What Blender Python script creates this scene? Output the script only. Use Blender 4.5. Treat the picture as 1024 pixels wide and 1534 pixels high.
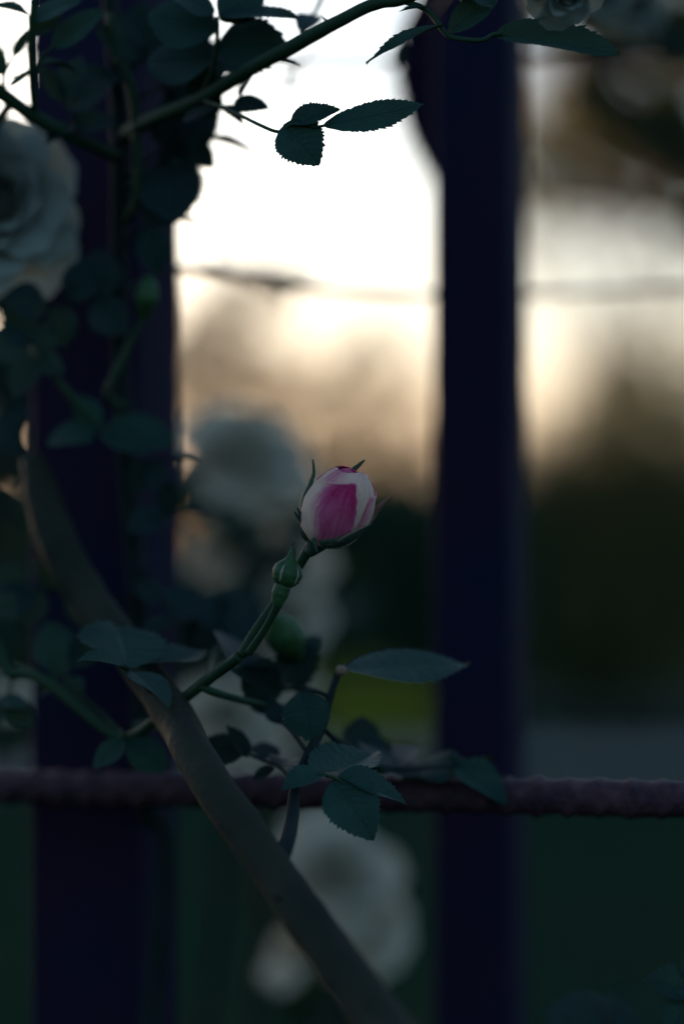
import bpy, math, random
import numpy as np
from mathutils import Vector, Matrix, noise

# ------------------------------------------------------------------ camera, sky, sun, exposure
for o in list(bpy.data.objects): bpy.data.objects.remove(o)
scene = bpy.context.scene
col = scene.collection
CAM_Z, FOCAL = 1.25, 85.0
cd = bpy.data.cameras.new('camera'); cam = bpy.data.objects.new('camera', cd); col.objects.link(cam)
cam.location = (0, 0, CAM_Z); cam.rotation_euler = (math.radians(90), 0, 0)
cd.sensor_fit = 'HORIZONTAL'; cd.sensor_width = 24.0; cd.lens = FOCAL
cd.clip_start = 0.02; cd.clip_end = 2000
cd.dof.use_dof = True; cd.dof.focus_distance = 0.80; cd.dof.aperture_fstop = 2.8
scene.camera = cam

SUN_EL, SUN_AZ = math.radians(5.0), math.radians(-23)     # low, behind the garden (azimuth from +Y, to the right positive)
world = bpy.data.worlds.new('World'); scene.world = world; world.use_nodes = True
nt = world.node_tree; nt.nodes.clear()
sky = nt.nodes.new('ShaderNodeTexSky'); sky.sky_type = 'NISHITA'; sky.sun_disc = False
sky.sun_elevation = SUN_EL; sky.sun_rotation = SUN_AZ
sky.air_density = 1.0; sky.dust_density = 3.0; sky.ozone_density = 4.0
bg = nt.nodes.new('ShaderNodeBackground'); bg.inputs['Strength'].default_value = 0.10
wo = nt.nodes.new('ShaderNodeOutputWorld')
hz = nt.nodes.new('ShaderNodeHueSaturation'); hz.inputs['Hue'].default_value = 0.488; hz.inputs['Saturation'].default_value = 0.80     # thin high cloud greys the sky evenly
nt.links.new(sky.outputs[0], hz.inputs['Color']); nt.links.new(hz.outputs[0], bg.inputs[0]); nt.links.new(bg.outputs[0], wo.inputs[0])

sd = bpy.data.lights.new('sun', 'SUN'); sd.energy = 0.12; sd.angle = math.radians(3); sd.color = (1.0, 0.72, 0.45)
sun = bpy.data.objects.new('sun', sd); col.objects.link(sun)
sv = Vector((math.sin(SUN_AZ) * math.cos(SUN_EL), math.cos(SUN_AZ) * math.cos(SUN_EL), math.sin(SUN_EL)))
sun.rotation_euler = sv.to_track_quat('Z', 'Y').to_euler(); sun.location = sv * 50

vs = scene.view_settings
vs.view_transform = 'Standard'; vs.look = 'None'; vs.gamma = 1.0; vs.exposure = 2.05; vs.use_curve_mapping = False
scene.render.engine = 'CYCLES'
scene.cycles.use_denoising = True
try: scene.cycles.denoiser = 'OPENIMAGEDENOISE'
except Exception: pass
scene.cycles.max_bounces = 6; scene.cycles.diffuse_bounces = 4; scene.cycles.transmission_bounces = 3
scene.cycles.sample_clamp_indirect = 4.0
random.seed(7)

# ------------------------------------------------------------------ helpers
FP = FOCAL / 24.0 * 1024.0                       # focal length in units of the 1024 wide picture
def P(x, y, d):                                  # a point d metres in front of the lens
    return Vector(((x - 512.0) * d / FP, d, CAM_Z - (y - 767.0) * d / FP))
def S(px, d): return px * d / FP

WM = {}
def link(o, parent=None, world=None):
    col.objects.link(o)
    w = world if world is not None else Matrix.Identity(4)
    WM[o.name] = w
    if parent is not None:
        o.parent = parent
        o.matrix_basis = WM[parent.name].inverted() @ w
    else:
        o.matrix_basis = w
    return o
def thing(name, label, cat, loc=(0, 0, 0), group=None):
    o = bpy.data.objects.new(name, None); o.empty_display_size = 0.05
    link(o, None, Matrix.Translation(Vector(loc)))
    o['label'] = label; o['category'] = cat
    if group: o['group'] = group
    return o
def tag(o, label=None, cat=None, group=None, kind=None):
    if label: o['label'] = label
    if cat: o['category'] = cat
    if group: o['group'] = group
    if kind: o['kind'] = kind
    return o
def mesh(name, verts, faces, mat=None, smooth=True, uv=None, attrs=None):
    m = bpy.data.meshes.new(name)
    m.from_pydata([tuple(v) for v in verts], [], faces)
    if smooth: m.polygons.foreach_set('use_smooth', [True] * len(m.polygons))
    if mat: m.materials.append(mat)
    if uv is not None:
        ul = m.uv_layers.new(name='UVMap')
        li = np.zeros(len(m.loops), dtype=np.int32); m.loops.foreach_get('vertex_index', li)
        ul.data.foreach_set('uv', np.asarray(uv, dtype=np.float32)[li].ravel())
    for k, vals in (attrs or {}).items():
        a = m.attributes.new(k, 'FLOAT', 'POINT'); a.data.foreach_set('value', vals)
    m.update()
    return m
def part(name, me, parent, world=None):
    """a mesh object; the vertices of `me` are world points unless a matrix is given"""
    o = bpy.data.objects.new(name, me)
    return link(o, parent, world)
def local(verts):
    """centre world points on their first vertex so that objects keep sensible origins"""
    c = Vector(verts[0]); return [Vector(v) - c for v in verts], Matrix.Translation(c)
def wpart(name, verts, faces, mat, parent, smooth=True, uv=None, attrs=None):
    lv, w = local(verts)
    return part(name, mesh(name, lv, faces, mat, smooth, uv, attrs), parent, w)

def spline(pts, n=6):
    pts = [Vector(p) for p in pts]; out = []
    for i in range(len(pts) - 1):
        p0 = pts[max(i - 1, 0)]; p1 = pts[i]; p2 = pts[i + 1]; p3 = pts[min(i + 2, len(pts) - 1)]
        for k in range(n):
            t = k / n
            out.append(0.5 * ((2 * p1) + (p2 - p0) * t + (2 * p0 - 5 * p1 + 4 * p2 - p3) * t * t + (3 * p1 - p0 - 3 * p2 + p3) * t ** 3))
    out.append(pts[-1]); return out
def lerp_list(vals, t):
    x = t * (len(vals) - 1); i = min(int(x), len(vals) - 2); f = x - i
    return vals[i] * (1 - f) + vals[i + 1] * f
def tube(pts, radii, n=6, seg=10, wob=0.0, closed_ends=True, seed=0):
    c = spline(pts, n); N = len(c); V = []; F = []
    up = Vector((0.31, 0.2, 0.93))
    for i, p in enumerate(c):
        t = (c[min(i + 1, N - 1)] - c[max(i - 1, 0)]).normalized()
        a = t.cross(up); a = a.normalized() if a.length > 1e-4 else Vector((1, 0, 0))
        b = t.cross(a); up = -b if b.dot(up) < 0 else b
        b = t.cross(a).normalized()
        r = lerp_list(radii, i / (N - 1))
        for k in range(seg):
            th = 2 * math.pi * k / seg
            rr = r * (1 + wob * noise.noise(Vector((i * .35 + seed, math.cos(th) * 1.3, math.sin(th) * 1.3))))
            V.append(p + a * (math.cos(th) * rr) + b * (math.sin(th) * rr))
    for i in range(N - 1):
        for k in range(seg):
            k2 = (k + 1) % seg
            F.append((i * seg + k, i * seg + k2, (i + 1) * seg + k2, (i + 1) * seg + k))
    if closed_ends:
        F.append(tuple(range(seg - 1, -1, -1))); F.append(tuple((N - 1) * seg + k for k in range(seg)))
    return V, F
def join(lists):
    V, F = [], []
    for v, f in lists:
        o = len(V); V += list(v); F += [tuple(i + o for i in q) for q in f]
    return V, F
def cone_spike(base, tip, r, seg=5):
    base, tip = Vector(base), Vector(tip); t = (tip - base).normalized()
    a = t.orthogonal().normalized(); b = t.cross(a)
    V = [base + a * (math.cos(2 * math.pi * k / seg) * r) + b * (math.sin(2 * math.pi * k / seg) * r) for k in range(seg)] + [tip]
    return V, [(k, (k + 1) % seg, seg) for k in range(seg)]

# ------------------------------------------------------------------ materials
def new_mat(name):
    m = bpy.data.materials.new(name); m.use_nodes = True
    n = m.node_tree; n.nodes.clear()
    return m, n, n.nodes.new('ShaderNodeOutputMaterial')
def N(n, t, **kw):
    x = n.nodes.new(t)
    for k, v in kw.items():
        if k in x.inputs: x.inputs[k].default_value = v
        else: setattr(x, k, v)
    return x
def surf(name, c1, c2, scale=20, rough=.6, spec=.3, bump=.0, trans=0.0, tcol=None, detail=4, bump_scale=None, coord='Object', dist=.002, rnd=0.0):
    """two-tone noise surface with optional translucency, relief and a small random shift for each object"""
    m, n, out = new_mat(name); L = n.links.new
    tc = N(n, 'ShaderNodeTexCoord')
    nz = N(n, 'ShaderNodeTexNoise', Scale=scale, Detail=detail, Roughness=.6); L(tc.outputs[coord], nz.inputs['Vector'])
    mp = N(n, 'ShaderNodeMapRange'); mp.inputs['From Min'].default_value = .3; mp.inputs['From Max'].default_value = .7
    L(nz.outputs['Fac'], mp.inputs['Value'])
    mx = N(n, 'ShaderNodeMix', data_type='RGBA'); mx.inputs[6].default_value = (*c1, 1); mx.inputs[7].default_value = (*c2, 1)
    L(mp.outputs[0], mx.inputs[0])
    csock = mx.outputs[2]
    if rnd:
        oi = N(n, 'ShaderNodeObjectInfo'); hs = N(n, 'ShaderNodeHueSaturation')
        vr = N(n, 'ShaderNodeMapRange'); vr.inputs['To Min'].default_value = 1 - rnd; vr.inputs['To Max'].default_value = 1 + rnd
        L(oi.outputs['Random'], vr.inputs['Value']); L(vr.outputs[0], hs.inputs['Value']); L(csock, hs.inputs['Color']); csock = hs.outputs[0]
    p = N(n, 'ShaderNodeBsdfPrincipled', Roughness=rough); p.inputs['Specular IOR Level'].default_value = spec
    L(csock, p.inputs['Base Color'])
    if bump:
        nb = N(n, 'ShaderNodeTexNoise', Scale=bump_scale or scale * 4, Detail=5); L(tc.outputs[coord], nb.inputs['Vector'])
        bp = N(n, 'ShaderNodeBump', Strength=bump, Distance=dist); L(nb.outputs['Fac'], bp.inputs['Height']); L(bp.outputs[0], p.inputs['Normal'])
    sock = p.outputs[0]
    if trans:
        tr = N(n, 'ShaderNodeBsdfTranslucent'); tr.inputs[0].default_value = (*(tcol or c2), 1)
        ms = N(n, 'ShaderNodeMixShader'); ms.inputs[0].default_value = trans
        L(sock, ms.inputs[1]); L(tr.outputs[0], ms.inputs[2]); sock = ms.outputs[0]
    L(sock, out.inputs[0])
    return m

def leaf_material(name, c1, c2, under, trans=.08, tcol=(.05, .12, .03)):
    """rose leaf: dark blade, paler midrib and side veins, relief between the veins, dull paler underside"""
    m, n, out = new_mat(name); L = n.links.new
    uv = N(n, 'ShaderNodeUVMap'); sx = N(n, 'ShaderNodeSeparateXYZ'); L(uv.outputs[0], sx.inputs[0])
    def math_(op, a, b=None, c=None):
        x = N(n, 'ShaderNodeMath', operation=op)
        for i, v in enumerate((a, b, c)):
            if v is None: continue
            if hasattr(v, 'node'): L(v, x.inputs[i])
            else: x.inputs[i].default_value = v
        return x.outputs[0]
    s, w = sx.outputs[0], sx.outputs[1]
    aw = math_('ABSOLUTE', w)
    ph = math_('SUBTRACT', s, math_('MULTIPLY', aw, .28))
    saw = math_('FRACT', math_('MULTIPLY', ph, 8.5))
    dv = math_('ABSOLUTE', math_('SUBTRACT', saw, .5))
    vein = math_('SUBTRACT', 1.0, math_('MULTIPLY', math_('MINIMUM', dv, .09), 11.1))
    vein = math_('MULTIPLY', vein, math_('SUBTRACT', 1.0, aw))
    mid = math_('SUBTRACT', 1.0, math_('MULTIPLY', math_('MINIMUM', aw, .05), 20.0))
    veins = math_('MAXIMUM', math_('MULTIPLY', vein, .55), mid)
    tc = N(n, 'ShaderNodeTexCoord')
    nz = N(n, 'ShaderNodeTexNoise', Scale=3.0, Detail=6); L(tc.outputs['Object'], nz.inputs['Vector'])
    mp = N(n, 'ShaderNodeMapRange'); mp.inputs['From Min'].default_value = .3; mp.inputs['From Max'].default_value = .7; L(nz.outputs['Fac'], mp.inputs['Value'])
    mx = N(n, 'ShaderNodeMix', data_type='RGBA'); mx.inputs[6].default_value = (*c1, 1); mx.inputs[7].default_value = (*c2, 1); L(mp.outputs[0], mx.inputs[0])
    mv = N(n, 'ShaderNodeMix', data_type='RGBA'); L(mx.outputs[2], mv.inputs[6]); mv.inputs[7].default_value = (c2[0] * 2.0, c2[1] * 1.7, c2[2] * 1.5, 1)
    L(math_('MULTIPLY', veins, .8), mv.inputs[0])
    gi = N(n, 'ShaderNodeNewGeometry')
    mu = N(n, 'ShaderNodeMix', data_type='RGBA'); L(gi.outputs['Backfacing'], mu.inputs[0]); L(mv.outputs[2], mu.inputs[6]); mu.inputs[7].default_value = (*under, 1)
    oi = N(n, 'ShaderNodeObjectInfo'); hs = N(n, 'ShaderNodeHueSaturation')
    vr = N(n, 'ShaderNodeMapRange'); vr.inputs['To Min'].default_value = .75; vr.inputs['To Max'].default_value = 1.25
    L(oi.outputs['Random'], vr.inputs['Value']); L(vr.outputs[0], hs.inputs['Value']); L(mu.outputs[2], hs.inputs['Color'])
    p = N(n, 'ShaderNodeBsdfPrincipled', Roughness=.55); p.inputs['Specular IOR Level'].default_value = .20
    L(hs.outputs[0], p.inputs['Base Color'])
    fine = N(n, 'ShaderNodeTexNoise', Scale=40.0, Detail=4); L(tc.outputs['Object'], fine.inputs['Vector'])
    h = math_('ADD', math_('MULTIPLY', veins, -.7), math_('MULTIPLY', fine.outputs['Fac'], .35))
    bp = N(n, 'ShaderNodeBump', Strength=.8, Distance=.0008); L(h, bp.inputs['Height']); L(bp.outputs[0], p.inputs['Normal'])
    tr = N(n, 'ShaderNodeBsdfTranslucent'); tr.inputs[0].default_value = (*tcol, 1)
    ms = N(n, 'ShaderNodeMixShader'); ms.inputs[0].default_value = trans
    L(p.outputs[0], ms.inputs[1]); L(tr.outputs[0], ms.inputs[2]); L(ms.outputs[0], out.inputs[0])
    return m

def petal_material(name, pale, pink, deep):
    """rose petal: vertex attribute 'pink' carries the petal's own flush, broken up by fine streaks along the petal"""
    m, n, out = new_mat(name); L = n.links.new
    at = N(n, 'ShaderNodeAttribute', attribute_name='pink')
    uv = N(n, 'ShaderNodeUVMap'); mpv = N(n, 'ShaderNodeMapping'); mpv.inputs['Scale'].default_value = (26, 2.2, 1); L(uv.outputs[0], mpv.inputs[0])
    st = N(n, 'ShaderNodeTexNoise', Scale=1.0, Detail=5, Roughness=.65); L(mpv.outputs[0], st.inputs['Vector'])
    tc = N(n, 'ShaderNodeTexCoord'); sp = N(n, 'ShaderNodeTexNoise', Scale=900.0, Detail=3); L(tc.outputs['Object'], sp.inputs['Vector'])
    a1 = N(n, 'ShaderNodeMath', operation='SUBTRACT'); L(st.outputs['Fac'], a1.inputs[0]); a1.inputs[1].default_value = .5
    a2 = N(n, 'ShaderNodeMath', operation='MULTIPLY'); L(a1.outputs[0], a2.inputs[0]); a2.inputs[1].default_value = .85
    b1 = N(n, 'ShaderNodeMath', operation='SUBTRACT'); L(sp.outputs['Fac'], b1.inputs[0]); b1.inputs[1].default_value = .5
    b2 = N(n, 'ShaderNodeMath', operation='MULTIPLY_ADD'); L(b1.outputs[0], b2.inputs[0]); b2.inputs[1].default_value = .25; L(a2.outputs[0], b2.inputs[2])
    a3 = N(n, 'ShaderNodeMath', operation='ADD', use_clamp=True); L(at.outputs['Fac'], a3.inputs[0]); L(b2.outputs[0], a3.inputs[1])
    r = N(n, 'ShaderNodeValToRGB'); e = r.color_ramp.elements
    e[0].position = .08; e[0].color = (*pale, 1); e[1].position = 1; e[1].color = (*deep, 1)
    x = e.new(.55); x.color = (*pink, 1)
    L(a3.outputs[0], r.inputs[0])
    p = N(n, 'ShaderNodeBsdfPrincipled', Roughness=.6); p.inputs['Specular IOR Level'].default_value = .2
    p.inputs['Sheen Weight'].default_value = .15
    L(r.outputs[0], p.inputs['Base Color'])
    bp = N(n, 'ShaderNodeBump', Strength=.25, Distance=.0003); L(st.outputs['Fac'], bp.inputs['Height']); L(bp.outputs[0], p.inputs['Normal'])
    tr = N(n, 'ShaderNodeBsdfTranslucent'); L(r.outputs[0], tr.inputs[0])
    ms = N(n, 'ShaderNodeMixShader'); ms.inputs[0].default_value = .18
    L(p.outputs[0], ms.inputs[1]); L(tr.outputs[0], ms.inputs[2]); L(ms.outputs[0], out.inputs[0])
    return m

M = {}
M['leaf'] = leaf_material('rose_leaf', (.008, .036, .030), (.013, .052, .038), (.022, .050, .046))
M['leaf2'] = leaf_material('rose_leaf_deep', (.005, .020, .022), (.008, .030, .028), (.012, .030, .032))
M['stem'] = surf('green_stem', (.014, .044, .022), (.026, .062, .026), 60, .6, .2, .2, bump_scale=300)
M['cane'] = surf('olive_cane', (.016, .021, .015), (.033, .034, .022), 30, .75, .15, .35, bump_scale=180)
M['twig'] = surf('dark_twig', (.007, .018, .019), (.015, .024, .023), 60, .7, .12, .2)
M['sepal'] = surf('sepal_green', (.016, .050, .030), (.042, .075, .038), 250, .55, .3, .3, bump_scale=900)
M['sepal_edge'] = surf('sepal_margin', (.30, .30, .22), (.42, .36, .28), 300, .6, .2)
M['sepal_brown'] = surf('sepal_brown', (.20, .13, .08), (.30, .19, .13), 300, .6, .2)
M['budgreen'] = surf('bud_green', (.016, .060, .018), (.042, .110, .032), 260, .5, .35, .25, bump_scale=1200)
M['bristle'] = surf('bristle', (.04, .02, .02), (.08, .04, .035), 300, .6, .2)
M['petal'] = petal_material('bud_petal', (.96, .62, .46), (.74, .14, .27), (.56, .012, .12))
M['white'] = surf('shaded_white_petal', (.25, .28, .25), (.34, .35, .30), 45, .65, .2, .15, trans=.08, tcol=(.6, .62, .5), rnd=.08)  # white petals greyed: the shade of overhanging leaves is in the colour
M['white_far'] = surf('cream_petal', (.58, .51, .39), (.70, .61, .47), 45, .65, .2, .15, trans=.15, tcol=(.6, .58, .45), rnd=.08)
M['post'] = surf('painted_post', (.005, .009, .034), (.024, .010, .028), 14, .75, .15, .25, bump_scale=120)
M['rebar'] = surf('rusty_bar', (.024, .010, .022), (.11, .046, .054), 120, .7, .3, .6, bump_scale=500)
M['lawn'] = surf('lawn', (.003, .034, .019), (.024, .030, .022), .8, 1.0, .0, .3, bump_scale=30, dist=.03)
M['grass'] = surf('grass_blade', (.008, .044, .022), (.022, .06, .02), 1.5, .7, .2, trans=.25)
M['path'] = surf('path_stone', (.15, .14, .13), (.27, .24, .22), 3, .9, .1, .4)
M['stone'] = surf('kerb_stone', (.14, .16, .16), (.24, .25, .24), 5, .85, .2, .5)
M['bark'] = surf('bark', (.030, .024, .020), (.07, .05, .04), 12, .9, .1, .6)
M['foliage'] = surf('tree_foliage', (.04, .08, .035), (.10, .14, .055), 1.8, .6, .25, trans=.5, tcol=(.46, .34, .13))
M['foliage_dark'] = surf('hedge_foliage', (.016, .060, .036), (.05, .11, .05), 1.8, .6, .25, trans=.15, tcol=(.06, .10, .03))
M['foliage_tan'] = surf('backlit_tan_foliage', (.16, .11, .05), (.30, .20, .09), 1.8, .7, .2, trans=.6, tcol=(.66, .39, .17))  # tan holds warm sky light behind the leaves, put into the colour
M['sunlit_dry_leaf'] = surf('sunlit_dry_leaf', (.30, .15, .07), (.48, .27, .14), 60, .7, .1, trans=.4, tcol=(.6, .32, .14))  # dry leaf scraps; the orange also holds low sunlight put into the colour
M['yellow'] = surf('yellow_foliage', (.34, .38, .03), (.50, .48, .06), 6, .6, .2, trans=.3, tcol=(.4, .4, .06))

# ------------------------------------------------------------------ setting: lawn, path, kerb
def sheet(name, x0, x1, y0, y1, z, mat, n=1):
    V = [(x0 + (x1 - x0) * i / n, y0 + (y1 - y0) * j / n, z) for j in range(n + 1) for i in range(n + 1)]
    F = [(j * (n + 1) + i, j * (n + 1) + i + 1, (j + 1) * (n + 1) + i + 1, (j + 1) * (n + 1) + i) for j in range(n) for i in range(n)]
    o = part(name, mesh(name, V, F, mat, False), None)
    return tag(o, kind='structure')
sheet('lawn', -400, 400, -60, 900, 0, M['lawn'])
tag(sheet('path', -14, 14, 11.5, 12.55, .006, M['path']), 'pale stone path crossing the lawn behind the fence')
rng = random.Random(3)
V, F = [], []
for i in range(9000):
    y = rng.uniform(5.2, 11.4); x = rng.uniform(-.19, .19) * y
    h = rng.uniform(.03, .075); a = rng.uniform(0, 6.28); b = len(V); w = .004
    dx, dy = math.cos(a) * w, math.sin(a) * w; lx, ly = rng.gauss(0, .02), rng.gauss(0, .02)
    V += [(x - dx, y - dy, 0), (x + dx, y + dy, 0), (x + lx, y + ly, h)]; F.append((b, b + 1, b + 2))
tag(part('grass', mesh('grass', V, F, M['grass'], False), None), 'short dark green grass of the lawn', 'grass', kind='stuff')

def box_vf(x0, x1, y0, y1, z0, z1, bev=.0):
    V = [(x, y, z) for z in (z0, z1) for y in (y0, y1) for x in (x0, x1)]
    return V, [(0, 2, 3, 1), (4, 5, 7, 6), (0, 1, 5, 4), (2, 6, 7, 3), (0, 4, 6, 2), (1, 3, 7, 5)]
def bevel_box(name, dims, loc, mat, parent, bev, rot=None):
    """a box with chamfered edges standing on loc"""
    import bmesh
    bm = bmesh.new(); bmesh.ops.create_cube(bm, size=1.0)
    for v in bm.verts: v.co = Vector((v.co.x * dims[0], v.co.y * dims[1], (v.co.z + .5) * dims[2]))
    bmesh.ops.bevel(bm, geom=list(bm.edges), offset=bev, segments=3, affect='EDGES', profile=.6)
    me = bpy.data.meshes.new(name); bm.to_mesh(me); bm.free(); me.materials.append(mat)
    me.polygons.foreach_set('use_smooth', [True] * len(me.polygons))
    w = Matrix.Translation(Vector(loc))
    if rot: w = w @ rot
    return part(name, me, parent, w)
kerb = thing('garden_kerb', 'low grey stone kerb edging the bed beyond the path', 'kerb', (0.2, 14.4, 0))
x = 1.02
for i in range(9):
    L_ = rng.uniform(.42, .62)
    bevel_box('kerb_stone', (L_ - .012, .16, .13 + rng.uniform(-.01, .01)), (x + L_ / 2, 14.4 + rng.uniform(-.01, .01), -.005), M['stone'], kerb, .018)
    x += L_
pil = thing('stone_pillar', 'short grey stone pillar standing behind the kerb in the dark hedge', 'pillar', (1.32, 14.75, 0))
bevel_box('shaft', (.34, .34, .40), (1.32, 14.75, -.005), M['stone'], pil, .02)
bevel_box('cap', (.40, .40, .07), (1.32, 14.75, .393), M['stone'], pil, .02)

# ------------------------------------------------------------------ background trees and shrubs
def leaf_cloud(clumps, size, seed, flat=.3):
    """many small folded leaves through the volume of several clumps; clumps: (centre, rx, ry, rz, count)"""
    r = np.random.default_rng(seed); V = []; F = []; k = 0
    for (c, rx, ry, rz, cnt) in clumps:
        d = r.normal(size=(cnt, 3)); d /= np.linalg.norm(d, axis=1)[:, None]
        rad = r.uniform(0, 1, cnt) ** .45
        lump = 1 + .35 * np.sin(d[:, 0] * 5 + seed) * np.cos(d[:, 2] * 6 + seed * 2) + .18 * np.sin(d[:, 1] * 9)
        p = np.array(c)[None] + d * (rad * lump)[:, None] * np.array([rx, ry, rz])[None]
        a = r.normal(size=(cnt, 3)); a /= np.linalg.norm(a, axis=1)[:, None]
        b = np.cross(a, r.normal(size=(cnt, 3))); b /= np.linalg.norm(b, axis=1)[:, None]
        nn = np.cross(a, b)
        s = size * r.uniform(.6, 1.4, cnt)[:, None]
        quad = np.stack([p - a * s, p + b * s * .42 + nn * s * .18, p + a * s * 1.1, p - b * s * .42 + nn * s * .18], 1)
        V.append(quad.reshape(-1, 3))
        idx = np.arange(cnt) * 4 + k; k += cnt * 4
        F += [(i, i + 1, i + 2) for i in idx] + [(i, i + 2, i + 3) for i in idx]
    V = np.concatenate(V); V[:, 2] = np.maximum(V[:, 2], .01)
    return V, F
def plant(name, label, cat, base, clumps, mat, leaf, seed, trunk_r=.05, group=None, twigs=True, trunk_name='trunk'):
    t = thing(name, label, cat, base, group)
    base = Vector(base); r = random.Random(seed)
    cs = [Vector(c[0]) for c in clumps]
    mid = sum(cs, Vector()) / len(cs)
    low = min(c.z - cl[3] for c, cl in zip(cs, clumps))
    fork = Vector((base.x * .6 + mid.x * .4, base.y * .6 + mid.y * .4, max(low * .9, mid.z * .35)))
    tv = [tube([base - Vector((0, 0, .03)), base.lerp(fork, .5) + Vector((r.uniform(-.05, .05), 0, 0)), fork], [trunk_r, trunk_r * .8, trunk_r * .65], 4, 9, .25, seed=seed)]
    wpart(trunk_name, *tv[0], M['bark'], t)
    if twigs:
        for c in cs:
            m_ = fork.lerp(c, .55) + Vector((r.uniform(-.1, .1), r.uniform(-.1, .1), .08)) * (c - fork).length
            wpart('branch', *tube([fork - (m_ - fork).normalized() * trunk_r * .3, m_, c], [trunk_r * .5, trunk_r * .3, trunk_r * .08], 5, 6, .2, seed=seed), M['bark'], t)
    V, F = leaf_cloud(clumps, leaf, seed)
    lv = V - np.array(base)[None]
    part('crown', mesh('crown', lv, F, mat, False), t, Matrix.Translation(base))
    return t
def CL(x, y, d, rpx, cnt, depth=1.0, squash=1.0):
    r = S(rpx, d); c = P(x, y, d); return (tuple(c), r, r * depth, r * squash, cnt)

# dark tree hanging in from the right (crown reaches above the picture)
DA = 2.8
tA = plant('broadleaf_tree', 'dark small-leaved tree hanging over from beyond the narrow post, its limb slanting down', 'tree', (.95, 2.95, 0),
    [CL(875, 60, DA, 44, 46), CL(1000, 40, DA, 55, 90), CL(1005, 165, DA, 46, 80), CL(872, 165, DA, 34, 22), CL(930, 190, DA, 34, 34), CL(960, 225, DA, 30, 20), CL(800, 215, DA, 40, 14), CL(835, 250, DA, 50, 24), CL(790, 300, DA, 34, 9),
     CL(862, 115, DA, 22, 14), CL(940, 40, DA, 40, 44), CL(815, 35, DA, 30, 20), CL(1010, 280, DA, 30, 16), CL(1110, 60, DA, 90, 260), CL(1100, 260, DA, 70, 180), CL(980, -120, DA, 110, 320), CL(800, -120, DA, 90, 160)],
    M['foliage'], .026, 11, .035)
wpart('limb', *tube([(.86, 2.95, 1.0), P(1200, 460, DA), P(1040, 265, DA), P(950, 185, DA), P(865, 95, DA)], [.030, .026, .022, .018, .010], 6, 8, .2), M['bark'], tA)
# thin trees against the bright sky
plant('young_tree', 'sparse tree with backlit tan leaves standing before the bright sky behind the thick post', 'tree', (-1.35, 22, 0),
    [CL(330, 490, 22, 80, 140), CL(400, 560, 22, 90, 130), CL(300, 590, 22, 90, 130), CL(425, 425, 22, 42, 60), CL(340, 430, 22, 60, 60), CL(250, 560, 22, 110, 140), CL(470, 600, 22, 90, 110), CL(400, 650, 22, 120, 160)],
    M['foliage_tan'], .10, 21, .07)
plant('young_tree', 'sparse sapling with backlit tan leaves rising behind the pink rosebud', 'tree', (.3, 21, 0),
    [CL(545, 575, 21, 60, 80), CL(520, 660, 21, 72, 90), CL(610, 660, 21, 60, 90), CL(560, 500, 21, 60, 60), CL(650, 580, 21, 60, 50)],
    M['foliage_tan'], .09, 22, .05)
plant('young_tree', 'slender dark-leaved sapling with small leaf tufts beside the thick post', 'tree', (-.95, 11, 0),
    [CL(340, 492, 11, 38, 60), CL(310, 470, 11, 26, 16), CL(420, 408, 11, 34, 22), CL(370, 400, 11, 30, 12), CL(548, 568, 11, 24, 9), CL(230, 520, 11, 60, 120), CL(290, 600, 11, 40, 20)],
    M['foliage_dark'], .035, 29, .03)
plant('young_tree', 'thin leafy tree with dark upper twigs right of the narrow post', 'tree', (2.4, 20, 0),
    [CL(820, 300, 20, 90, 120), CL(850, 190, 20, 110, 420), CL(930, 270, 20, 100, 300), CL(900, 90, 20, 120, 260), CL(1010, 400, 20, 50, 60), CL(960, 180, 20, 120, 160), CL(790, 390, 20, 50, 35), CL(980, 500, 20, 90, 90), CL(930, 580, 20, 80, 120)],
    M['foliage_tan'], .09, 23, .06)
# rising shrubs on the right, hedge across the back
spots = [(1010, 650, 14, 125, 'tall olive green shrub at the right end of the shrub row'), (905, 700, 14.3, 105, 'rounded olive shrub in front of the bright gap by the narrow post'),
         (815, 745, 14.6, 95, 'low dark shrub just right of the narrow post above the stone pillar')]
for i, (px, py, d, r_, lab) in enumerate(spots):
    b = P(px, py, d); b.z = 0
    plant('shrub', lab, 'shrub', b, [CL(px, py - 40, d, r_ * 1.1, 300), CL(px, py + 30, d, r_, 420), CL(px + 20, py + 150, d, r_ * 1.15, 1000), CL(px - 10, py + 270, d, r_, 1000)], M['foliage_dark'] if i == 2 else M['foliage'], .06, 31 + i, .04, 'shrubs behind the kerb', trunk_name='stem')
hedge = [(-3.2, 15.6), (-2.1, 16.0), (-1.1, 15.8), (-.2, 16.2), (.45, 15.7), (1.1, 16.1), (2.1, 16.6), (3.1, 16.4)]
hedge_lab = ['dark hedge bush furthest left along the row beyond the thick post', 'dark hedge bush behind the bloom left of the thick post', 'dark hedge bush hidden behind the thick post and white roses', 'dark hedge bush behind the green bud and pale blooms',
             'dark hedge bush directly behind the yellow-green shrub', 'dark hedge bush behind the stone pillar', 'tall dark hedge bush beyond the far end of the kerb', 'dark hedge bush at the right end of the row']
for i, (hx, hy) in enumerate(hedge):
    hh = 1.50 + .16 * math.sin(i * 2.3)
    plant('hedge_bush', hedge_lab[i], 'hedge', (hx, hy, 0),
          [((hx, hy, hh * .3), .62, .5, hh * .34, 1300), ((hx + .1, hy, hh * .7), .6, .5, hh * .32, 1500), ((hx - .25, hy, hh * .85), .35, .35, .22, 500)],
          M['foliage_dark'], .06, 51 + i, .05, 'hedge bushes in a row', twigs=False, trunk_name='stem')
rng2 = random.Random(5)
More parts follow.
